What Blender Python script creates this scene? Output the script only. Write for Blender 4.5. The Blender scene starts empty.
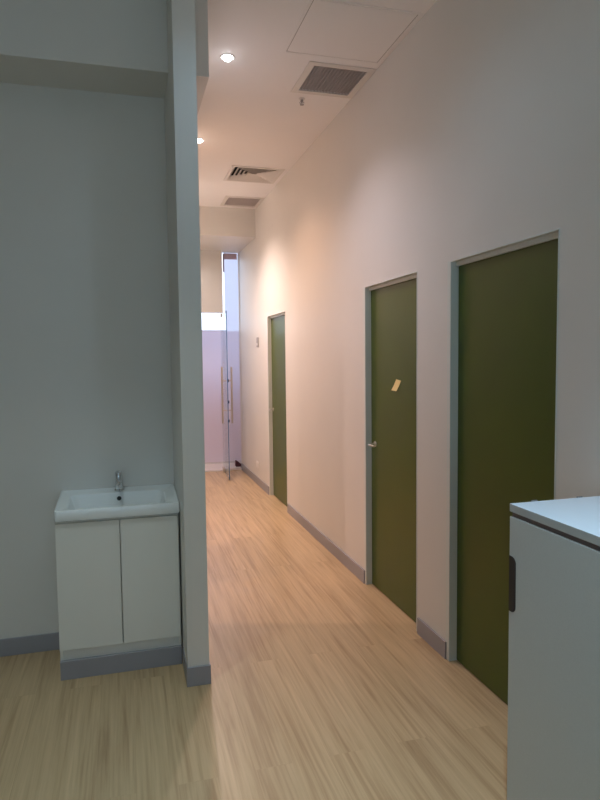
import bpy, bmesh, math, random
from mathutils import Vector, Matrix
random.seed(4)
SC = bpy.context.scene
COL = SC.collection
PI = math.pi

# ------------------------------------------------------------------ materials
def mat(name, col, rough=0.5, metal=0.0, spec=0.5, noise=0.0, nscale=60.0, bump=0.0, bscale=300.0):
    m = bpy.data.materials.new(name); m.use_nodes = True
    nt = m.node_tree; b = nt.nodes['Principled BSDF']
    b.inputs['Base Color'].default_value = (*col, 1)
    b.inputs['Roughness'].default_value = rough
    b.inputs['Metallic'].default_value = metal
    b.inputs['Specular IOR Level'].default_value = spec
    tc = nt.nodes.new('ShaderNodeTexCoord')
    if noise:
        n = nt.nodes.new('ShaderNodeTexNoise'); n.inputs['Scale'].default_value = nscale
        n.inputs['Detail'].default_value = 4
        nt.links.new(tc.outputs['Object'], n.inputs['Vector'])
        r = nt.nodes.new('ShaderNodeValToRGB')
        r.color_ramp.elements[0].position = 0.3; r.color_ramp.elements[1].position = 0.7
        r.color_ramp.elements[0].color = (*[c * (1 - noise) for c in col], 1)
        r.color_ramp.elements[1].color = (*[min(1, c * (1 + noise)) for c in col], 1)
        nt.links.new(n.outputs['Fac'], r.inputs['Fac'])
        nt.links.new(r.outputs['Color'], b.inputs['Base Color'])
    if bump:
        n2 = nt.nodes.new('ShaderNodeTexNoise'); n2.inputs['Scale'].default_value = bscale
        nt.links.new(tc.outputs['Object'], n2.inputs['Vector'])
        bp = nt.nodes.new('ShaderNodeBump'); bp.inputs['Strength'].default_value = bump
        bp.inputs['Distance'].default_value = 0.001
        nt.links.new(n2.outputs['Fac'], bp.inputs['Height'])
        nt.links.new(bp.outputs['Normal'], b.inputs['Normal'])
    return m

def emit(name, col, s):
    m = bpy.data.materials.new(name); m.use_nodes = True
    nt = m.node_tree; nt.nodes.clear()
    o = nt.nodes.new('ShaderNodeOutputMaterial'); e = nt.nodes.new('ShaderNodeEmission')
    e.inputs['Color'].default_value = (*col, 1); e.inputs['Strength'].default_value = s
    nt.links.new(e.outputs[0], o.inputs[0]); return m

def glass(name, tint, gloss=0.06):
    m = bpy.data.materials.new(name); m.use_nodes = True
    nt = m.node_tree; nt.nodes.clear()
    o = nt.nodes.new('ShaderNodeOutputMaterial'); mx = nt.nodes.new('ShaderNodeMixShader')
    t = nt.nodes.new('ShaderNodeBsdfTransparent'); g = nt.nodes.new('ShaderNodeBsdfGlossy')
    t.inputs['Color'].default_value = (*tint, 1); g.inputs['Roughness'].default_value = 0.02
    lw = nt.nodes.new('ShaderNodeLayerWeight'); lw.inputs['Blend'].default_value = 0.15
    mp = nt.nodes.new('ShaderNodeMath'); mp.operation = 'MULTIPLY'; mp.inputs[1].default_value = 0.35
    nt.links.new(lw.outputs['Fresnel'], mp.inputs[0])
    nt.links.new(mp.outputs[0], mx.inputs['Fac'])
    nt.links.new(t.outputs[0], mx.inputs[1]); nt.links.new(g.outputs[0], mx.inputs[2])
    nt.links.new(mx.outputs[0], o.inputs[0]); return m

def film(name, col, diff=0.45):
    m = bpy.data.materials.new(name); m.use_nodes = True
    nt = m.node_tree; nt.nodes.clear()
    o = nt.nodes.new('ShaderNodeOutputMaterial'); mx = nt.nodes.new('ShaderNodeMixShader')
    t = nt.nodes.new('ShaderNodeBsdfTranslucent'); d = nt.nodes.new('ShaderNodeBsdfDiffuse')
    t.inputs['Color'].default_value = (*col, 1); d.inputs['Color'].default_value = (*col, 1)
    mx.inputs['Fac'].default_value = diff
    nt.links.new(t.outputs[0], mx.inputs[1]); nt.links.new(d.outputs[0], mx.inputs[2])
    nt.links.new(mx.outputs[0], o.inputs[0]); return m

def oak():
    m = bpy.data.materials.new('oak planks'); m.use_nodes = True
    nt = m.node_tree; b = nt.nodes['Principled BSDF']; L = nt.links.new
    tc = nt.nodes.new('ShaderNodeTexCoord')
    # brick pattern with its long side turned along the corridor
    mp = nt.nodes.new('ShaderNodeMapping'); mp.inputs['Rotation'].default_value = (0, 0, PI / 2)
    L(tc.outputs['Object'], mp.inputs['Vector'])
    br = nt.nodes.new('ShaderNodeTexBrick')
    br.offset = 0.37; br.inputs['Scale'].default_value = 1.0
    br.inputs['Brick Width'].default_value = 2.3; br.inputs['Row Height'].default_value = 0.15
    br.inputs['Mortar Size'].default_value = 0.0009; br.inputs['Mortar Smooth'].default_value = 0.3
    br.inputs['Color1'].default_value = (0, 0, 0, 1); br.inputs['Color2'].default_value = (1, 1, 1, 1)
    br.inputs['Mortar'].default_value = (0.5, 0.5, 0.5, 1)
    L(mp.outputs['Vector'], br.inputs['Vector'])
    # each plank shifts the grain
    add = nt.nodes.new('ShaderNodeVectorMath'); add.operation = 'MULTIPLY_ADD'
    add.inputs[1].default_value = (3.1, 7.7, 5.0)
    L(br.outputs['Color'], add.inputs[0]); L(tc.outputs['Object'], add.inputs[2])
    m1 = nt.nodes.new('ShaderNodeMapping'); m1.inputs['Scale'].default_value = (17, 0.75, 1)
    L(add.outputs[0], m1.inputs['Vector'])
    n1 = nt.nodes.new('ShaderNodeTexNoise'); n1.inputs['Scale'].default_value = 1.0
    n1.inputs['Detail'].default_value = 6; n1.inputs['Roughness'].default_value = 0.62; n1.inputs['Distortion'].default_value = 0.9
    L(m1.outputs[0], n1.inputs['Vector'])
    m2 = nt.nodes.new('ShaderNodeMapping'); m2.inputs['Scale'].default_value = (80, 2.2, 1)
    L(add.outputs[0], m2.inputs['Vector'])
    n2 = nt.nodes.new('ShaderNodeTexNoise'); n2.inputs['Scale'].default_value = 1.0; n2.inputs['Detail'].default_value = 3
    L(m2.outputs[0], n2.inputs['Vector'])
    r1 = nt.nodes.new('ShaderNodeValToRGB'); e = r1.color_ramp.elements
    e[0].position = 0.31; e[0].color = (0.33, 0.205, 0.10, 1)
    e[1].position = 0.69; e[1].color = (0.62, 0.45, 0.26, 1)
    x = r1.color_ramp.elements.new(0.5); x.color = (0.50, 0.355, 0.20, 1)
    mixn = nt.nodes.new('ShaderNodeMix'); mixn.data_type = 'FLOAT'; mixn.inputs[0].default_value = 0.38
    L(n1.outputs['Fac'], mixn.inputs[2]); L(n2.outputs['Fac'], mixn.inputs[3])
    L(mixn.outputs[0], r1.inputs['Fac'])
    # plank tone
    mr = nt.nodes.new('ShaderNodeMapRange'); mr.inputs['To Min'].default_value = 0.95; mr.inputs['To Max'].default_value = 1.04
    L(br.outputs['Color'], mr.inputs['Value'])
    mul = nt.nodes.new('ShaderNodeMix'); mul.data_type = 'RGBA'; mul.blend_type = 'MULTIPLY'; mul.inputs[0].default_value = 1
    L(r1.outputs['Color'], mul.inputs[6]); L(mr.outputs['Result'], mul.inputs[7])
    seam = nt.nodes.new('ShaderNodeMix'); seam.data_type = 'RGBA'; seam.blend_type = 'MIX'
    seam.inputs[7].default_value = (0.27, 0.17, 0.09, 1)
    sf = nt.nodes.new('ShaderNodeMath'); sf.operation = 'MULTIPLY'; sf.inputs[1].default_value = 0.10
    L(br.outputs['Fac'], sf.inputs[0]); L(sf.outputs[0], seam.inputs[0]); L(mul.outputs[2], seam.inputs[6])
    L(seam.outputs[2], b.inputs['Base Color'])
    b.inputs['Roughness'].default_value = 0.33
    b.inputs['Specular IOR Level'].default_value = 0.5
    bp = nt.nodes.new('ShaderNodeBump'); bp.inputs['Strength'].default_value = 0.08; bp.inputs['Distance'].default_value = 0.001
    L(n1.outputs['Fac'], bp.inputs['Height']); L(bp.outputs['Normal'], b.inputs['Normal'])
    return m

M = dict(
    wall=mat('wall paint', (0.72, 0.70, 0.66), 0.45, spec=0.35, noise=0.012, nscale=2.5, bump=0.08, bscale=180),
    ceil=mat('ceiling paint', (0.88, 0.87, 0.87), 0.6, spec=0.3, noise=0.01, nscale=2),
    oak=oak(),
    skirt=mat('skirting', (0.31, 0.305, 0.33), 0.4),
    frame=mat('door frame paint', (0.67, 0.70, 0.665), 0.35),
    door=mat('green door laminate', (0.062, 0.094, 0.010), 0.36, spec=0.4, noise=0.05, nscale=5),
    chrome=mat('chrome', (0.75, 0.76, 0.77), 0.14, 1.0),
    steel=mat('brushed steel', (0.60, 0.53, 0.45), 0.33, 1.0),
    satin=mat('satin nickel', (0.68, 0.66, 0.62), 0.28, 1.0),
    white=mat('white laminate', (0.78, 0.77, 0.72), 0.4, noise=0.01, nscale=4),
    ceramic=mat('white ceramic', (0.82, 0.85, 0.86), 0.10),
    dark=mat('dark hollow', (0.012, 0.012, 0.012), 0.7),
    black=mat('black plastic', (0.012, 0.013, 0.016), 0.45),
    cabinet=mat('grey cabinet laminate', (0.50, 0.52, 0.50), 0.5, noise=0.03, nscale=250, bump=0.15, bscale=600),
    cabtop=mat('cool-lit white top', (0.79, 0.88, 0.97), 0.35),  # blue of the cool light on this white top mixed into its colour
    cabedge=mat('grey top edging', (0.42, 0.43, 0.42), 0.5),
    gap=mat('shadow gap rail', (0.16, 0.12, 0.12), 0.5),
    hatchgap=mat('hatch gap', (0.38, 0.36, 0.35), 0.7),
    clip=mat('grey plastic clip', (0.22, 0.23, 0.25), 0.5),
    grille=mat('grey grille', (0.54, 0.49, 0.475), 0.6),
    grilleframe=mat('white grille frame', (0.72, 0.70, 0.67), 0.45),
    plenum=mat('plenum lining', (0.48, 0.43, 0.42), 0.8),
    note=mat('yellow paper', (0.85, 0.68, 0.30), 0.7),
    glass=glass('clear glass', (0.95, 0.97, 0.975)),
    tinted=glass('daylight-tinting glass', (0.68, 0.79, 0.80)),  # tint put in to cool and dim the daylight from behind
    edge=mat('blue glass edge', (0.05, 0.13, 0.27), 0.15),
    film=film('frosted film', (0.88, 0.84, 0.90), 0.5), film_tall=film('pale frosted film', (0.90, 0.90, 0.94), 0.25),
    alu=mat('pale aluminium', (0.75, 0.72, 0.72), 0.35, 0.3),
    mauve=mat('mauve grey metal', (0.50, 0.40, 0.47), 0.4, 0.3),
    tile=mat('pale vestibule tile', (0.78, 0.72, 0.69), 0.3, noise=0.03, nscale=6),
    maroon=mat('maroon rubber', (0.085, 0.018, 0.028), 0.5),
    plate=mat('white wall plate', (0.80, 0.79, 0.76), 0.35),
    greyplate=mat('grey plastic plate', (0.33, 0.31, 0.30), 0.4),
    brick=mat('warm bounce render', (0.75, 0.31, 0.19), 0.8, noise=0.05, nscale=4),  # red chosen to warm the light reaching the lower film
    paving=mat('outdoor paving', (0.5, 0.36, 0.30), 0.8, noise=0.08, nscale=3),
    lampw=emit('warm lamp lens', (1.0, 0.94, 0.86), 26),
    lampc=emit('cool lamp lens', (0.9, 0.97, 1.0), 26),
)

# ------------------------------------------------------------------ helpers
def box(bm, x0, x1, y0, y1, z0, z1, bev=0.0, seg=2):
    vs = [bm.verts.new(p) for p in ((x0,y0,z0),(x1,y0,z0),(x1,y1,z0),(x0,y1,z0),(x0,y0,z1),(x1,y0,z1),(x1,y1,z1),(x0,y1,z1))]
    fs = [bm.faces.new([vs[i] for i in q]) for q in ((0,3,2,1),(4,5,6,7),(0,1,5,4),(1,2,6,5),(2,3,7,6),(3,0,4,7))]
    if bev:
        es = list({e for f in fs for e in f.edges})
        bmesh.ops.bevel(bm, geom=es, offset=bev, segments=seg, affect='EDGES', profile=0.5)

def lathe(bm, prof, n=24, mtx=None, cap=True):
    """revolve (radius, height) pairs round z"""
    rings = []
    for r, z in prof:
        rings.append([bm.verts.new((r*math.cos(2*PI*k/n), r*math.sin(2*PI*k/n), z)) for k in range(n)])
    for a, b in zip(rings, rings[1:]):
        for k in range(n):
            bm.faces.new((a[k], a[(k+1)%n], b[(k+1)%n], b[k]))
    if cap:
        bm.faces.new(list(reversed(rings[0]))); bm.faces.new(rings[-1])
    if mtx is not None:
        for r in rings:
            for v in r: v.co = mtx @ v.co

def tube(bm, pts, rads, n=12):
    pts = [Vector(p) for p in pts]
    if not hasattr(rads, '__len__'): rads = [rads]*len(pts)
    rings = []
    for i, p in enumerate(pts):
        t = (pts[min(i+1, len(pts)-1)] - pts[max(i-1, 0)]).normalized()
        ref = Vector((0,0,1)) if abs(t.z) < 0.9 else Vector((1,0,0))
        u = t.cross(ref).normalized(); w = t.cross(u)
        rings.append([bm.verts.new(p + (u*math.cos(2*PI*k/n) + w*math.sin(2*PI*k/n))*rads[i]) for k in range(n)])
    for a, b in zip(rings, rings[1:]):
        for k in range(n):
            bm.faces.new((a[k], a[(k+1)%n], b[(k+1)%n], b[k]))
    bm.faces.new(list(reversed(rings[0]))); bm.faces.new(rings[-1])

def obj(name, bm, m, parent=None, smooth=False):
    bmesh.ops.recalc_face_normals(bm, faces=bm.faces[:])
    me = bpy.data.meshes.new(name); bm.to_mesh(me); bm.free()
    me.materials.append(M[m])
    if smooth:
        me.shade_smooth()
        me.set_sharp_from_angle(angle=math.radians(40))
    o = bpy.data.objects.new(name, me); COL.objects.link(o)
    if parent is not None:
        o.parent = parent
        o.matrix_parent_inverse = parent.matrix_world.inverted() if False else Matrix.Translation(-Vector(parent_world(parent)))
    return o

def parent_world(p):
    v = Vector(p.location)
    while p.parent is not None:
        v = v + (p.matrix_parent_inverse.translation) ; p = p.parent; v = v + Vector(p.location)
    return v

def tag(o, label, cat, group=None, kind=None):
    o['label'] = label; o['category'] = cat
    if group: o['group'] = group
    if kind: o['kind'] = kind
    return o

def thing(name, label, cat, loc, group=None, kind=None):
    o = bpy.data.objects.new(name, None); COL.objects.link(o); o.location = loc
    o.empty_display_size = 0.1
    return tag(o, label, cat, group, kind)

def boxes(name, m, bxs, parent=None, bev=0.0):
    bm = bmesh.new()
    for b in bxs: box(bm, *b, bev=bev)
    return obj(name, bm, m, parent)

def struct(name, m, bxs, label, cat, bev=0.0):
    return tag(boxes(name, m, bxs, None, bev), label, cat, None, 'structure')

# ------------------------------------------------------------------ dimensions
W = 1.60; ZC = 3.42; YB = 3.625
PX0, PX1, PY = 0.258, 0.363, 3.011          # the stub wall beside the vanity
DOORS = [(2.046, 2.896), (3.239, 4.062), (6.234, 7.080)]
DH = 2.078
GRILLES = [(1.195, 1.555, 3.85, 4.225), (1.195, 1.565, 7.14, 7.515)]
DIFF = (1.06, 1.53, 6.01, 6.47)
LAMPS = [(0.656, 0.92, 'a'), (0.656, 2.41, 'b'), (-0.40, 2.30, 'g'), (0.658, 3.888, 'd'), (0.658, 5.377, 'e'), (0.658, 6.866, 'f'), (-1.25, 4.22, 'h'), (0.90, 8.15, 's')]  # g and s are added to brighten the left floor and corridor end

# ------------------------------------------------------------------ room shell
struct('floor', 'oak', [(-2.6, 1.78, -3.0, 8.93, -0.1, 0.0)], 'light oak plank floor running down the corridor', 'floor')
struct('floor_vestibule', 'tile', [(-0.6, 2.6, 8.93, 9.6, -0.1, 0.0)], 'pale tiled floor strip beyond the glass door', 'floor')

def wall_boxes(x0, x1, ya, yb, z1):
    out = []; y = ya
    for a, b in DOORS:
        out.append((x0, x1, y, a, 0, z1)); out.append((x0, x1, a, b, DH, z1)); y = b
    out.append((x0, x1, y, yb, 0, z1)); return out
struct('wall_right', 'wall', wall_boxes(W, W+0.16, -3.0, 8.86, ZC), 'long off-white wall on the right with three green doors', 'wall')
struct('wall_back', 'wall', [(-2.6, PX0, YB, YB+0.11, 0, ZC)], 'grey-white wall behind the wash basin vanity', 'wall')
struct('wall_left', 'wall', [(-2.72, -2.6, -3.0, 8.80, 0, ZC), (-2.6, PX0, 8.70, 8.80, 0, ZC)], 'plain side wall of the dim front room', 'wall')
struct('wall_partition', 'wall', [(PX0, PX1, PY, YB+0.11, 0, ZC), (PX0, PX1, YB+0.11, 8.70, 3.035, ZC), (PX0, PX1, 4.36, 5.05, 0, 3.035), (PX0, PX1, 5.95, 8.80, 0, 3.035)], 'narrow stub wall end beside the vanity, start of the corridor', 'wall')
struct('wall_end', 'wall', [(PX1, 1.345, 8.70, 8.80, 2.235, 3.08)], 'wall panel above the glass door at the corridor end', 'wall')
struct('trim_1', 'wall', [(-2.6, PX0, 3.30, YB, 3.035, ZC), (PX1, 0.462, 3.30, 7.65, 3.035, ZC)], 'bulkhead above the vanity that runs past the stub wall', 'bulkhead')
struct('trim_2', 'wall', [(PX1, 0.869, 7.65, 8.86, 3.08, ZC), (0.931, W, 7.65, 8.86, 3.08, ZC), (0.869, 0.931, 7.65, 8.119, 3.08, ZC), (0.869, 0.931, 8.181, 8.86, 3.08, ZC), (0.869, 0.931, 8.119, 8.181, 3.15, ZC)], 'dropped bulkhead across the far end of the corridor ceiling', 'bulkhead')
# wall behind the camera with its daylight window
struct('wall_front', 'wall', [(-2.72, -2.0, -3.12, -3.0, 0, ZC), (1.1, 1.76, -3.12, -3.0, 0, ZC), (-2.0, 1.1, -3.12, -3.0, 0, 0.8), (-2.0, 1.1, -3.12, -3.0, 2.7, ZC)],
       'wall with a window behind the viewer', 'wall')
wn = thing('window_1', 'wide window behind the viewer', 'window', (-0.45, -3.06, 0.8), kind='structure')
boxes('window_frame', 'alu', [(-2.0, -1.94, -3.1, -3.03, 0.8, 2.7), (1.04, 1.1, -3.1, -3.03, 0.8, 2.7), (-1.94, 1.04, -3.1, -3.03, 0.8, 0.86), (-1.94, 1.04, -3.1, -3.03, 2.64, 2.7), (-0.48, -0.42, -3.1, -3.03, 0.86, 2.64)], wn)
boxes('pane', 'tinted', [(-1.94, -0.48, -3.07, -3.062, 0.86, 2.64)], wn)
boxes('pane', 'tinted', [(-0.42, 1.04, -3.07, -3.062, 0.86, 2.64)], wn)

# ceiling: a slab with real openings for the grilles and lamps
holes = [(a, b, c, d) for a, b, c, d in GRILLES] + [DIFF] + [(x-0.031, x+0.031, y-0.031, y+0.031) for x, y, k in LAMPS if k != 's']
xs = sorted({-2.6, 1.76} | {h[0] for h in holes} | {h[1] for h in holes})
ys = sorted({-3.0, 8.86} | {h[2] for h in holes} | {h[3] for h in holes})
bm = bmesh.new()
for j in range(len(ys)-1):
    run = None
    for i in range(len(xs)-1):
        cx, cy = (xs[i]+xs[i+1])/2, (ys[j]+ys[j+1])/2
        inh = any(h[0] < cx < h[1] and h[2] < cy < h[3] for h in holes)
        if not inh and run is None: run = xs[i]
        if inh and run is not None:
            box(bm, run, xs[i], ys[j], ys[j+1], ZC, ZC+0.05); run = None
    if run is not None: box(bm, run, xs[-1], ys[j], ys[j+1], ZC, ZC+0.05)
tag(obj('ceiling', bm, 'ceil'), 'flat white ceiling over room and corridor', 'ceiling', None, 'structure')

# vestibule beyond the glass
struct('wall_vestibule', 'wall', [(2.2, 2.3, 8.86, 9.6, 0, 3.3), (0.255, 0.355, 8.80, 9.6, 0, 3.3), (1.76, 2.2, 8.80, 8.86, 0, 3.3)], 'side walls of the glazed vestibule past the corridor', 'wall')
struct('ceiling_vestibule', 'ceil', [(0.255, 2.3, 8.86, 9.6, 3.3, 3.36)], 'ceiling of the glazed vestibule', 'ceiling')
struct('ground', 'paving', [(-8, 12, 9.6, 24, -0.12, -0.02)], 'paved ground outdoors beyond the frosted screen', 'ground')

struct('warm_bounce_wall', 'brick', [(-6, 8, 10.10, 10.30, -0.02, 1.35)], 'unseen low terracotta wall added to warm the lower frosted film', 'wall')  # unseen wall put in to redden the lower part of the film
# skirting boards
SK = 0.095; ST = 0.012
def skirt(name, bxs, label): return struct(name, 'skirt', bxs, label, 'skirting board', bev=0.0015)
skirt('baseboard_right', [(W-ST, W, -3.0, 2.021, 0, SK), (W-ST, W, 2.888, 3.214, 0, SK), (W-ST, W, 4.052, 6.208, 0, SK), (W-ST, W, 7.082, 8.86, 0, SK)],
      'grey-mauve skirting along the right wall between the green doors')
skirt('baseboard_back', [(-2.6, -0.365, YB-ST, YB, 0, SK)], 'dark grey skirting on the wall left of the vanity')
skirt('baseboard_partition', [(PX0-0.001, PX1+0.006, PY-ST, PY, 0, SK), (PX1, PX1+0.006, PY, YB+0.11, 0, SK), (PX1, PX1+ST, 4.36, 5.05, 0, SK), (PX1, PX1+ST, 5.95, 8.70, 0, SK), (PX0-ST*0.5, PX0, PY-ST, 3.236, 0, SK)],
      'grey skirting wrapping the foot of the stub wall')
skirt('baseboard_left', [(-2.6, -2.6+ST, -3.0, YB-ST, 0, SK)], 'grey skirting on the side wall of the front room')

# ------------------------------------------------------------------ doors
LX = 1.640                                    # face of the door leaf
door_labels = ['nearest and widest green door, tall plain leaf partly behind the grey cabinet',
               'middle green door with a yellow note stuck on it',
               'farthest narrow-looking green door down the corridor']
levers = [None, (3.955, 1.005), (6.985, 1.01)]
for i, (a, b) in enumerate(DOORS):
    t = thing('door_%d' % (i+1), door_labels[i], 'door', (W, (a+b)/2, 0), kind='structure')
    J = 0.034; JH = 0.007; JN = 0.006                      # visible jamb face; the near jamb sits almost flush in the plaster
    f = bmesh.new()
    xa = W-0.003; xb = W+0.13
    for (y0, y1, z0, z1) in ((a, a+JN, 0, DH), (b-J, b, 0, DH), (a+JN, b-J, DH-JH, DH)):
        box(f, xa, xb, y0, y1, z0, z1, bev=0.0015)
    box(f, LX-0.014, LX-0.001, a+JN, b-J, DH-0.028, DH-JH)
    # rebate stop behind the leaf
    for (y0, y1, z0, z1) in ((a+JN, a+JN+0.012, 0, DH-JH), (b-J-0.012, b-J, 0, DH-JH), (a+JN+0.012, b-J-0.012, DH-JH-0.012, DH-JH)):
        box(f, LX+0.042, xb, y0, y1, z0, z1)
    obj('door_frame', f, 'frame', t)
    leaf = boxes('door_leaf', 'door', [(LX, LX+0.040, a+JN+0.003, b-J-0.003, 0.006, DH-JH-0.003)], t, bev=0.0015)
    h = bmesh.new()
    for z in (0.25, 1.05, 1.82):
        m4 = Matrix.Translation((LX-0.006, a+JN+0.008, z))
        lathe(h, [(0.006, -0.05), (0.006, 0.05)], 10, m4)
    obj('hinge', h, 'satin', t, True)
    if levers[i]:
        y, z = levers[i]
        g = bmesh.new()
        rot = Matrix.Translation((LX, y, z)) @ Matrix.Rotation(-PI/2, 4, 'Y')
        lathe(g, [(0.020, 0), (0.020, 0.005), (0.018, 0.007)], 28, rot)
        obj('rose', g, 'satin', t, True)
        g = bmesh.new()
        tube(g, [(LX-0.008, y, z), (LX-0.035, y, z), (LX-0.048, y-0.006, z), (LX-0.053, y-0.02, z), (LX-0.053, y-0.06, z), (LX-0.052, y-0.10, z-0.001)],
             [0.007, 0.007, 0.0075, 0.0075, 0.007, 0.006], 14)
        obj('lever_handle', g, 'satin', t, True)

# yellow note on the middle door
bm = bmesh.new()
NP = [(3.612, 1.458), (3.540, 1.452), (3.592, 1.384), (3.669, 1.387)]   # top far, top near, bottom near, bottom far
n = 8; top = []; 
grid = []
for k in range(n+1):
    s = k/n; lift = 0.0008 + 0.008*s*s
    pa = [NP[0][q]*(1-s)+NP[3][q]*s for q in (0, 1)]; pb = [NP[1][q]*(1-s)+NP[2][q]*s for q in (0, 1)]
    row = []
    for dx in (0.0, 0.0005):
        row.append((bm.verts.new((LX-lift-dx, pa[0], pa[1])), bm.verts.new((LX-lift-dx, pb[0], pb[1]))))
    grid.append(row)
for r0, r1 in zip(grid, grid[1:]):
    for d in (0, 1):
        bm.faces.new((r0[d][0], r0[d][1], r1[d][1], r1[d][0]))
    for s in (0, 1):
        bm.faces.new((r0[0][s], r1[0][s], r1[1][s], r0[1][s]))
for r in (grid[0], grid[-1]): bm.faces.new((r[0][0], r[0][1], r[1][1], r[1][0]))
tag(obj('sticky_note', bm, 'note'), 'small slanted yellow note stuck on the middle green door', 'note')

# ------------------------------------------------------------------ vanity with basin
VX0, VX1, VY0 = -0.350, 0.2505, 3.247
v = thing('vanity_cabinet', 'white two-door vanity cabinet under the basin against the stub wall', 'cabinet', ((VX0+VX1)/2, (VY0+YB)/2, 0))
boxes('body', 'white', [(VX0, VX0+0.016, VY0+0.019, YB-0.001, 0.085, 0.800), (VX1-0.016, VX1, VY0+0.019, YB-0.001, 0.085, 0.800),
                        (VX0+0.016, VX1-0.016, VY0+0.02, YB-0.001, 0.085, 0.103), (VX0+0.016, VX1-0.016, YB-0.012, YB-0.001, 0.103, 0.800),
                        (VX0+0.016, VX1-0.016, VY0+0.02, VY0+0.038, 0.735, 0.800)], v)
boxes('kickboard', 'white', [(VX0+0.017, VX1-0.017, VY0+0.0199, VY0+0.034, 0.085, 0.150)], v, bev=0.001)
boxes('skirting', 'skirt', [(VX0, VX1, VY0, VY0+0.0198, 0, SK), (VX0, VX0+0.012, VY0+0.0198, YB-0.001, 0, 0.084)], v, bev=0.001)
mid = -0.044
for (x0, x1, hx) in ((VX0, mid-0.0018, 1), (mid+0.0018, VX1-0.006, 0)):
    boxes('door', 'white', [(x0, x1, VY0, VY0+0.018, 0.151, 0.794)], v, bev=0.0015)

def rrect(cx, cy, hx, hy, r, z, n=6):
    pts = []
    for q, (sx, sy) in enumerate(((1, 1), (-1, 1), (-1, -1), (1, -1))):
        for k in range(n+1):
            a = q*PI/2 + k*PI/2/n
            pts.append((cx+sx*(hx-r)+r*math.cos(a), cy+sy*(hy-r)+r*math.sin(a), z))
    return pts
def loft(bm, loops, cap0=True, cap1=True):
    R = [[bm.verts.new(p) for p in lp] for lp in loops]
    for a, b in zip(R, R[1:]):
        for k in range(len(a)):
            bm.faces.new((a[k], a[(k+1)%len(a)], b[(k+1)%len(a)], b[k]))
    if cap0: bm.faces.new(list(reversed(R[0])))
    if cap1: bm.faces.new(R[-1])
bx0, bx1, by0, by1 = -0.352, 0.2565, 3.230, 3.6245
bcx, bcy, bhx, bhy = (bx0+bx1)/2, (by0+by1)/2, (bx1-bx0)/2, (by1-by0)/2
bs = thing('wash_basin', 'white ceramic wash basin slab on top of the vanity', 'basin', (bcx, bcy, 0.80))
icx, icy, ihx, ihy = bcx-0.004, by0+0.045+0.13, 0.240, 0.132
bm = bmesh.new()
loft(bm, [rrect(bcx, bcy, bhx-0.012, bhy-0.010, 0.010, 0.803),
          rrect(bcx, bcy, bhx-0.003, bhy-0.003, 0.012, 0.806),
          rrect(bcx, bcy, bhx, bhy, 0.014, 0.815),
          rrect(bcx, bcy, bhx, bhy, 0.014, 0.856),
          rrect(bcx, bcy, bhx-0.002, bhy-0.002, 0.013, 0.861),
          rrect(bcx, bcy, bhx-0.007, bhy-0.007, 0.012, 0.863),
          rrect(bcx, bcy, bhx-0.016, bhy-0.016, 0.012, 0.8625),
          rrect(bcx, bcy, bhx-0.024, bhy-0.024, 0.014, 0.857),
          rrect(icx, icy, ihx+0.012, ihy+0.010, 0.045, 0.8565),
          rrect(icx, icy, ihx+0.004, ihy+0.003, 0.042, 0.853),
          rrect(icx, icy, ihx, ihy, 0.040, 0.845),
          rrect(icx, icy, ihx-0.018, ihy-0.012, 0.045, 0.812),
          rrect(icx, icy, ihx-0.035, ihy-0.022, 0.045, 0.785),
          rrect(icx, icy, ihx-0.060, ihy-0.045, 0.040, 0.776),
          rrect(icx, icy, 0.03, 0.03, 0.0295, 0.772)])
for vv in bm.verts:                       # the rim rises towards the wall
    if vv.co.z > 0.84:
        vv.co.z += 0.026*(vv.co.y-by0)/(by1-by0)
    elif vv.co.z < 0.82 and (abs(vv.co.x-bcx) > bhx-0.02 or abs(vv.co.y-bcy) > bhy-0.02):
        vv.co.z += 0.003
bowl = obj('bowl', bm, 'ceramic', bs, True)
bm = bmesh.new()
lathe(bm, [(0.022, 0), (0.022, 0.002), (0.017, 0.003), (0.016, 0.001)], 24, Matrix.Translation((icx, icy, 0.7722)))
obj('drain', bm, 'chrome', bs, True)
bm = bmesh.new()
lathe(bm, [(0.012, 0), (0.012, 0.004)], 20, Matrix.Translation((-0.046, icy+ihy-0.0042, 0.842)) @ Matrix.Rotation(PI/2-0.3, 4, 'X'))
obj('overflow_hole', bm, 'dark', bs, True)
# mixer tap
TX, TY, TZ = -0.046, 3.575, 0.8795
tp = thing('mixer_tap', 'chrome mixer tap standing on the back ledge of the basin', 'tap', (TX, TY, TZ))
bm = bmesh.new()
lathe(bm, [(0.025, 0), (0.025, 0.004), (0.021, 0.008), (0.019, 0.05), (0.020, 0.078), (0.019, 0.084)], 26, Matrix.Translation((TX, TY, TZ)))
obj('body', bm, 'chrome', tp, True)
bm = bmesh.new()
tube(bm, [(TX, TY-0.012, TZ+0.045), (TX, TY-0.05, TZ+0.056), (TX, TY-0.085, TZ+0.060), (TX, TY-0.105, TZ+0.056), (TX, TY-0.110, TZ+0.046)], [0.014, 0.012, 0.011, 0.011, 0.0105], 16)
obj('spout', bm, 'chrome', tp, True)
bm = bmesh.new()
lathe(bm, [(0.0195, 0.0), (0.020, 0.008), (0.018, 0.018), (0.010, 0.023)], 24, Matrix.Translation((TX, TY, TZ+0.0845)))
tube(bm, [(TX, TY-0.004, TZ+0.098), (TX+0.006, TY-0.035, TZ+0.107), (TX+0.012, TY-0.07, TZ+0.114)], [0.008, 0.006, 0.005], 12)
obj('lever', bm, 'chrome', tp, True)

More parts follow.
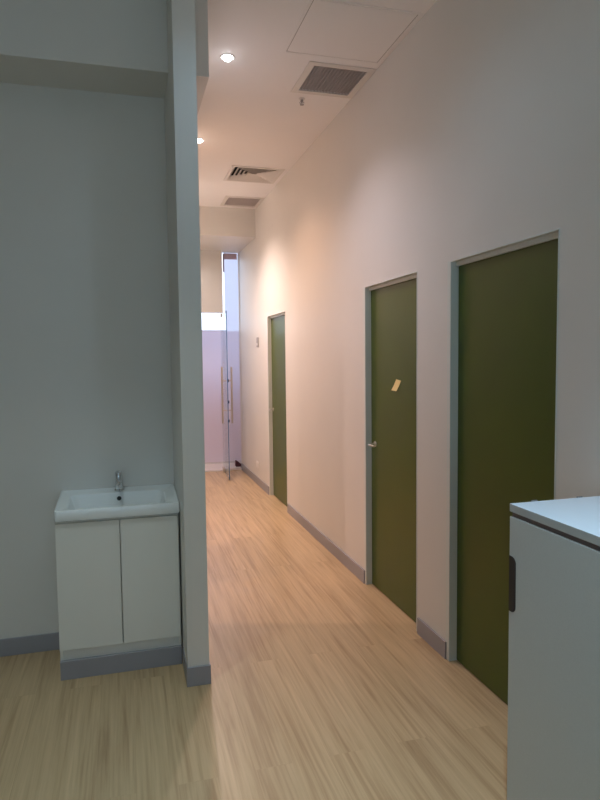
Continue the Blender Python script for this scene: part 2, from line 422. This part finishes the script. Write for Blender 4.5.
# ------------------------------------------------------------------ grey storage cabinet
CT = 1.12; CX0 = 1.194; CX1 = W-0.013; CY1 = 1.748; CY0 = 0.56
c = thing('storage_cabinet', 'grey storage cabinet with white top tinted for cool light in the right foreground', 'cabinet', ((CX0+CX1)/2, (CY0+CY1)/2, 0))
bm = bmesh.new()
box(bm, CX0-0.001, CX1, CY0-0.001, CY1+0.001, CT-0.026, CT, bev=0.0015)
tpo = obj('top_panel', bm, 'cabtop', c)
tpo.data.materials.append(M['cabedge'])
for p in tpo.data.polygons:
    if p.normal.z < 0.5: p.material_index = 1
boxes('shadow_gap', 'gap', [(CX0+0.008, CX1-0.01, CY0+0.01, CY1-0.003, CT-0.042, CT-0.026)], c)
boxes('body', 'cabinet', [(CX0+0.020, CX1, CY0, CY1, 0.07, CT-0.042)], c, bev=0.001)
boxes('plinth', 'cabinet', [(CX0+0.045, CX1-0.01, CY0+0.01, CY1-0.01, 0.0, 0.07)], c)
ym = (CY0+CY1)/2
for (y0, y1, hy) in ((ym+0.001, CY1, CY1-0.019), (CY0, ym-0.001, CY0+0.019)):
    d = boxes('door', 'cabinet', [(CX0, CX0+0.0195, y0, y1, 0.075, CT-0.042)], c, bev=0.001)
    g = bmesh.new()
    # recessed pull with a rounded inner side
    s = 1 if hy > ym else -1
    z0, z1 = 0.765, 0.949; r = 0.022; e = hy + s*0.0185; inn = hy - s*0.017
    pts = [(e, z0), (inn + s*r, z0)]
    pts += [(inn + s*r - s*r*math.sin(k*PI/12), z0 + r - r*math.cos(k*PI/12)) for k in range(1, 7)]
    pts += [(inn + s*r - s*r*math.cos(k*PI/12), z1 - r + r*math.sin(k*PI/12)) for k in range(1, 7)]
    pts += [(e, z1)]
    lo = [g.verts.new((CX0-0.0015, y, z)) for y, z in pts]; hi = [g.verts.new((CX0+0.004, y, z)) for y, z in pts]
    g.faces.new(lo); g.faces.new(list(reversed(hi)))
    for k in range(len(pts)):
        g.faces.new((lo[k], lo[(k+1)%len(pts)], hi[(k+1)%len(pts)], hi[k]))
    h = obj('handle', g, 'black', d)
    h['label'] = 'black recessed pull'
for x in (1.29, 1.466):
    k = boxes('clip', 'clip', [(x-0.011, x+0.011, CY1+0.0015, CY1+0.0085, CT-0.03, CT+0.003)], c, bev=0.002)

# ------------------------------------------------------------------ ceiling fittings
LIGHT = {'a': ((0.57, 0.83, 1.0), 178, 73), 'b': ((0.50, 0.76, 1.0), 13, 150), 'g': ((0.82, 0.98, 0.97), 76, 74),
         'd': ((0.95, 0.87, 1.0), 66, 134), 'e': ((1.0, 0.60, 0.41), 94, 138), 'f': ((1.0, 0.76, 0.67), 262, 134), 'h': ((1.0, 0.66, 0.57), 120, 150),
         's': ((1.0, 0.84, 0.80), 16, 165)}
def downlight(x, y, kind, label):
    ZC = 3.08 if kind == 's' else 3.42
    t = thing('downlight', label, 'light', (x, y, ZC), 'recessed downlights in a row')
    b = bmesh.new()
    lathe(b, [(0.030, 0.012), (0.032, -0.001), (0.040, -0.005), (0.0465, -0.003), (0.047, 0.0)], 32, Matrix.Translation((x, y, ZC)), cap=False)
    obj('trim_ring', b, 'grilleframe', t, True)
    b = bmesh.new()
    lathe(b, [(0.0300, 0.010), (0.0295, 0.06), (0.0, 0.0601)], 28, Matrix.Translation((x, y, ZC)), cap=False)
    obj('housing', b, 'alu', t, True)
    b = bmesh.new()
    lathe(b, [(0.026, 0.012), (0.026, -0.004), (0.023, -0.013), (0.016, -0.019), (0.006, -0.0215)], 28, Matrix.Translation((x, y, ZC)))
    obj('lens', b, 'lampw' if kind in 'efhs' else 'lampc', t, True)
    ld = bpy.data.lights.new('downlight_lamp', 'SPOT')
    ld.shadow_soft_size = 0.03
    ld.color, ld.energy, ang = LIGHT[kind]; ld.spot_size = math.radians(ang); ld.spot_blend = 1.0
    lo = bpy.data.objects.new('downlight_lamp', ld); COL.objects.link(lo)
    lo.parent = t; lo.location = (0, 0, -0.045)
    return t
dl_labels = ['recessed downlight above the viewer', 'recessed downlight in front of the stub wall', 'unseen downlight added to brighten the floor before the vanity',
             'bright round downlight nearest in the corridor ceiling', 'second corridor downlight, half hidden by the stub wall edge',
             'third corridor downlight, hidden behind the stub wall', 'recessed downlight in the side room left of the corridor', 'unseen downlight added under the far end bulkhead to brighten the wall']
for (x, y, k), lb in zip(LAMPS, dl_labels): downlight(x, y, k, lb)

def grille(a, label):
    x0, x1, y0, y1 = a
    t = thing('return_grille', label, 'vent', ((x0+x1)/2, (y0+y1)/2, ZC), 'square ceiling grilles')
    b = bmesh.new(); F = 0.042
    for q in ((x0-F, x0+0.003, y0-F, y1+F), (x1-0.003, min(x1+F, W-0.002), y0-F, y1+F), (x0+0.003, x1-0.003, y0-F, y0+0.003), (x0+0.003, x1-0.003, y1-0.003, y1+F)):
        box(b, q[0], q[1], q[2], q[3], ZC-0.007, ZC-0.0005, bev=0.002)
    obj('frame', b, 'grilleframe', t)
    b = bmesh.new(); n = 16
    for k in range(1, n):
        x = x0+(x1-x0)*k/n; box(b, x-0.001, x+0.001, y0, y1, ZC-0.003, ZC+0.009)
        y = y0+(y1-y0)*k/n; box(b, x0, x1, y-0.001, y+0.001, ZC-0.003, ZC+0.009)
    obj('eggcrate_core', b, 'grille', t)
    b = bmesh.new()
    box(b, x0, x1, y0, y1, ZC+0.014, ZC+0.02)
    obj('backing', b, 'plenum', t)
grille(GRILLES[0], 'large dark square grille nearest in the corridor ceiling')
grille(GRILLES[1], 'smaller-looking dark grille at the far end of the corridor ceiling')

x0, x1, y0, y1 = DIFF
t = thing('supply_diffuser', 'louvred square air diffuser between the two dark ceiling grilles', 'vent', ((x0+x1)/2, (y0+y1)/2, ZC))
b = bmesh.new(); F = 0.026
for q in ((x0-F, x0+0.004, y0-F, y1+F), (x1-0.004, x1+F, y0-F, y1+F), (x0+0.004, x1-0.004, y0-F, y0+0.004), (x0+0.004, x1-0.004, y1-0.004, y1+F)):
    box(b, *q, ZC-0.008, ZC-0.0005, bev=0.002)
obj('frame', b, 'grilleframe', t)
b = bmesh.new()
cx, cy = (x0+x1)/2, (y0+y1)/2; hx, hy = (x1-x0)/2, (y1-y0)/2
N = 6
for k in range(N):
    s = 1 - k/N; s2 = max(s - 0.90/N, 0.02)
    loops = []
    for (f, z) in ((s, ZC-0.006), (s2, ZC+0.026), (s2-0.008, ZC+0.026), (s-0.008, ZC-0.006)):
        loops.append([(cx+sx*hx*f, cy+sy*hy*f, z) for sx, sy in ((1,1),(-1,1),(-1,-1),(1,-1))])
    loft(b, loops + [loops[0]], False, False)
obj('louvres', b, 'grilleframe', t)
b = bmesh.new(); box(b, x0, x1, y0, y1, ZC+0.046, ZC+0.05)
obj('backing', b, 'dark', t)

t = thing('access_panel', 'white square ceiling access hatch just before the nearest grille', 'hatch', (1.275, 3.43, ZC))
boxes('panel', 'ceil', [(0.988, 1.562, 3.168, 3.722, ZC-0.003, ZC-0.0004)], t)
b = bmesh.new()
for q in ((0.970, 0.983, 3.150, 3.740), (1.567, 1.580, 3.150, 3.740), (0.983, 1.567, 3.150, 3.163), (0.983, 1.567, 3.727, 3.740)):
    box(b, *q, ZC-0.004, ZC-0.0004)
obj('frame', b, 'ceil', t)
b = bmesh.new(); box(b, 0.983, 1.567, 3.163, 3.727, ZC-0.0012, ZC-0.0003)
obj('gap', b, 'hatchgap', t)

SX, SY = 1.262, 4.365
t = thing('fire_sprinkler', 'small fire sprinkler hanging beside the nearest ceiling grille', 'sprinkler', (SX, SY, ZC))
b = bmesh.new(); lathe(b, [(0.024, 0), (0.023, -0.003), (0.014, -0.008)], 28, Matrix.Translation((SX, SY, ZC-0.0005)))
obj('escutcheon', b, 'grilleframe', t, True)
b = bmesh.new()
lathe(b, [(0.010, -0.007), (0.010, -0.020), (0.006, -0.024), (0.004, -0.034)], 16, Matrix.Translation((SX, SY, ZC)))
for s in (-1, 1):
    tube(b, [(SX+s*0.010, SY, ZC-0.022), (SX+s*0.016, SY, ZC-0.028), (SX+s*0.010, SY, ZC-0.036), (SX+s*0.002, SY, ZC-0.041)], 0.0028, 8)
obj('head', b, 'greyplate', t, True)
b = bmesh.new(); lathe(b, [(0.014, -0.043), (0.015, -0.0415), (0.004, -0.040)], 20, Matrix.Translation((SX, SY, ZC)))
obj('deflector', b, 'greyplate', t, True)

# ------------------------------------------------------------------ small wall plates
t = thing('wall_controller', 'small grey controller plate high on the right wall past the farthest door', 'switch', (W, 7.60, 1.79))
boxes('plate', 'greyplate', [(W-0.011, W-0.0005, 7.555, 7.645, 1.735, 1.855)], t, bev=0.003)
boxes('button', 'plate', [(W-0.014, W-0.0105, 7.58, 7.62, 1.755, 1.785)], t, bev=0.001)
t = thing('power_socket', 'white double power socket low on the right wall past the farthest door', 'socket', (W, 7.72, 0.27))
boxes('plate', 'plate', [(W-0.010, W-0.0005, 7.66, 7.78, 0.22, 0.295)], t, bev=0.003)
for y in (7.695, 7.745): boxes('rocker', 'plate', [(W-0.014, W-0.0095, y-0.01, y+0.01, 0.262, 0.283)], t, bev=0.001)

# ------------------------------------------------------------------ glass at the corridor end
def pane(name, p0, p1, z0, z1, th, parent, m='glass'):
    d = (Vector((p1[0], p1[1], 0)) - Vector((p0[0], p0[1], 0))); nrm = Vector((-d.y, d.x, 0)).normalized()*th/2
    b = bmesh.new()
    c4 = [Vector((p0[0], p0[1], 0))-nrm, Vector((p1[0], p1[1], 0))-nrm, Vector((p1[0], p1[1], 0))+nrm, Vector((p0[0], p0[1], 0))+nrm]
    lo = [b.verts.new((q.x, q.y, z0)) for q in c4]; hi = [b.verts.new((q.x, q.y, z1)) for q in c4]
    b.faces.new(list(reversed(lo))); b.faces.new(hi)
    for k in range(4): b.faces.new((lo[k], lo[(k+1)%4], hi[(k+1)%4], hi[k]))
    return obj(name, b, m, parent)
H0, H1 = Vector((1.325, 8.805)), Vector((1.287, 8.060))
t = thing('glass_door', 'open frameless glass door with long pull handles at the corridor end', 'door', (H0.x, H0.y, 0))
dv = (H1-H0).normalized(); nv = Vector((-dv.y, dv.x))
def along(s, off=0): q = H0 + dv*s + nv*off; return (q.x, q.y)
LEN = (H1-H0).length
pane('glass_panel', H0, H1, 0.012, 2.215, 0.010, t)
e = pane('glass_edge', along(LEN), along(LEN+0.004), 0.012, 2.215, 0.011, t, 'edge'); e['label'] = 'dark blue polished glass edge'
for zz, nm in ((0.010, 'bottom_patch'), (2.17, 'top_patch')):
    pane(nm, along(-0.02), along(0.15), zz, zz+0.05, 0.026, t, 'steel')
b = bmesh.new(); q = along(LEN-0.04); box(b, q[0]-0.014, q[0]+0.014, q[1]-0.04, q[1]+0.04, 0.002, 0.06, bev=0.002)
obj('floor_lock', b, 'steel', t)
for sgn in (-1, 1):
    b = bmesh.new(); off = sgn*0.062
    q = along(LEN-0.09, off)
    tube(b, [(q[0], q[1], 0.75), (q[0], q[1], 1.49)], 0.0125, 14)
    for zz in (0.92, 1.31):
        r = along(LEN-0.09, sgn*0.006)
        tube(b, [(r[0], r[1], zz), (q[0], q[1], zz)], 0.008, 10)
    obj('pull_handle', b, 'steel', t, True)

b = bmesh.new()
for zz in (0.78, 1.03, 1.31):
    r = along(LEN-0.09, 0.006); q2 = along(LEN-0.09, 0.026)
    tube(b, [(r[0], r[1], zz), (q2[0], q2[1], zz)], 0.020, 14)
obj('mount', b, 'black', t, True)
# fixed side glass between the door and the right wall
t = thing('glass_sidelight', 'tall narrow fixed glass beside the open glass door', 'glass panel', (1.475, 8.83, 0))
boxes('glass_panel', 'glass', [(1.356, 1.588, 8.826, 8.836, 0.012, 3.078)], t)
boxes('floor_channel', 'alu', [(1.356, 1.588, 8.818, 8.844, 0.0, 0.030)], t)
boxes('wall_channel', 'alu', [(1.588, 1.5995, 8.815, 8.847, 0.0, 3.079)], t)
boxes('header_rail', 'mauve', [(1.372, 1.570, 8.812, 8.825, 2.985, 3.065)], t, bev=0.002)
boxes('bracket', 'mauve', [(1.372, 1.392, 8.805, 8.825, 2.800, 2.984)], t, bev=0.002)
struct('trim_3', 'alu', [(PX1, 1.345, 8.815, 8.845, 0.0, 0.012)], 'flat metal threshold under the glass door', 'threshold')

# frosted screen behind
t = thing('frosted_screen', 'frosted glass screen glowing lavender with daylight behind the glass door', 'glass screen', (1.25, 9.47, 0))
boxes('glass_panel', 'glass', [(0.36, 1.486, 9.466, 9.474, 0.02, 3.28)], t)
boxes('glass_panel', 'glass', [(1.494, 2.19, 9.466, 9.474, 0.02, 3.28)], t)
boxes('frosted_film', 'film', [(0.36, 1.490, 9.4625, 9.4655, 0.02, 2.015)], t)
boxes('frosted_film', 'film', [(1.491, 2.19, 9.4625, 9.4655, 0.02, 2.015)], t)
boxes('frosted_film', 'film_tall', [(1.491, 2.19, 9.4625, 9.4655, 2.016, 3.28)], t)
boxes('bottom_rail', 'alu', [(0.356, 2.199, 9.45, 9.49, 0.0, 0.03)], t)
boxes('top_rail', 'alu', [(0.356, 2.199, 9.45, 9.49, 3.27, 3.299)], t)
boxes('film_border', 'mauve', [(0.36, 1.486, 9.461, 9.4655, 2.0155, 2.028)], t)

bm = bmesh.new()
prof = [(1.555, 0.0), (1.64, 0.0), (1.64, 0.030), (1.575, 0.085), (1.555, 0.085)]
lo = [bm.verts.new((x, 9.10, z)) for x, z in prof]; hi = [bm.verts.new((x, 9.20, z)) for x, z in prof]
bm.faces.new(lo); bm.faces.new(list(reversed(hi)))
for k in range(5): bm.faces.new((lo[k], lo[(k+1)%5], hi[(k+1)%5], hi[k]))
bmesh.ops.bevel(bm, geom=bm.edges[:], offset=0.004, segments=2, affect='EDGES')
tag(obj('door_stop', bm, 'maroon'), 'dark maroon wedge on the floor behind the side glass', 'door stop')

# ------------------------------------------------------------------ daylight
w = bpy.data.worlds.new('sky'); SC.world = w; w.use_nodes = True
nt = w.node_tree; bg = nt.nodes['Background']
tc = nt.nodes.new('ShaderNodeTexCoord'); sx = nt.nodes.new('ShaderNodeSeparateXYZ')
rp = nt.nodes.new('ShaderNodeValToRGB')
nt.links.new(tc.outputs['Generated'], sx.inputs[0]); nt.links.new(sx.outputs['Z'], rp.inputs['Fac'])
rp.color_ramp.elements[0].color = (0.80, 0.85, 1.0, 1); rp.color_ramp.elements[1].color = (0.42, 0.58, 1.0, 1)
nt.links.new(rp.outputs['Color'], bg.inputs['Color']); bg.inputs['Strength'].default_value = 3.0
def portal(loc, rot, sx, sy):
    l = bpy.data.lights.new('window_daylight', 'AREA'); l.shape = 'RECTANGLE'; l.size = sx; l.size_y = sy
    l.cycles.is_portal = True
    o = bpy.data.objects.new('window_daylight', l); COL.objects.link(o); o.location = loc; o.rotation_euler = rot
portal((-0.45, -3.2, 1.75), (PI/2, 0, PI), 3.1, 1.9)
portal((1.27, 9.56, 1.65), (PI/2, 0, 0), 1.9, 3.3)

# ------------------------------------------------------------------ camera
yaw, pit, rol, F = math.radians(15.653), math.radians(3.868), math.radians(-0.659), 626.13
fw = Vector((math.sin(yaw)*math.cos(pit), math.cos(yaw)*math.cos(pit), -math.sin(pit)))
rt = Vector((math.cos(yaw), -math.sin(yaw), 0)); up = rt.cross(fw)
r2 = rt*math.cos(rol) + up*math.sin(rol); u2 = -rt*math.sin(rol) + up*math.cos(rol)
cd = bpy.data.cameras.new('camera'); co = bpy.data.objects.new('camera', cd); COL.objects.link(co)
co.matrix_world = Matrix(((r2.x, u2.x, -fw.x, 0), (r2.y, u2.y, -fw.y, 0), (r2.z, u2.z, -fw.z, 1.6), (0, 0, 0, 1)))
cd.sensor_fit = 'VERTICAL'; cd.sensor_height = 36; cd.lens = F*36/800; cd.clip_start = 0.05
SC.camera = co

vs = SC.view_settings
vs.view_transform = 'Standard'; vs.look = 'None'; vs.exposure = 0.0; vs.gamma = 1.0; vs.use_curve_mapping = False
SC.cycles.max_bounces = 12; SC.cycles.diffuse_bounces = 6; SC.cycles.transparent_max_bounces = 16
SC.cycles.use_denoising = True
SC.cycles.caustics_reflective = False; SC.cycles.sample_clamp_indirect = 5.0
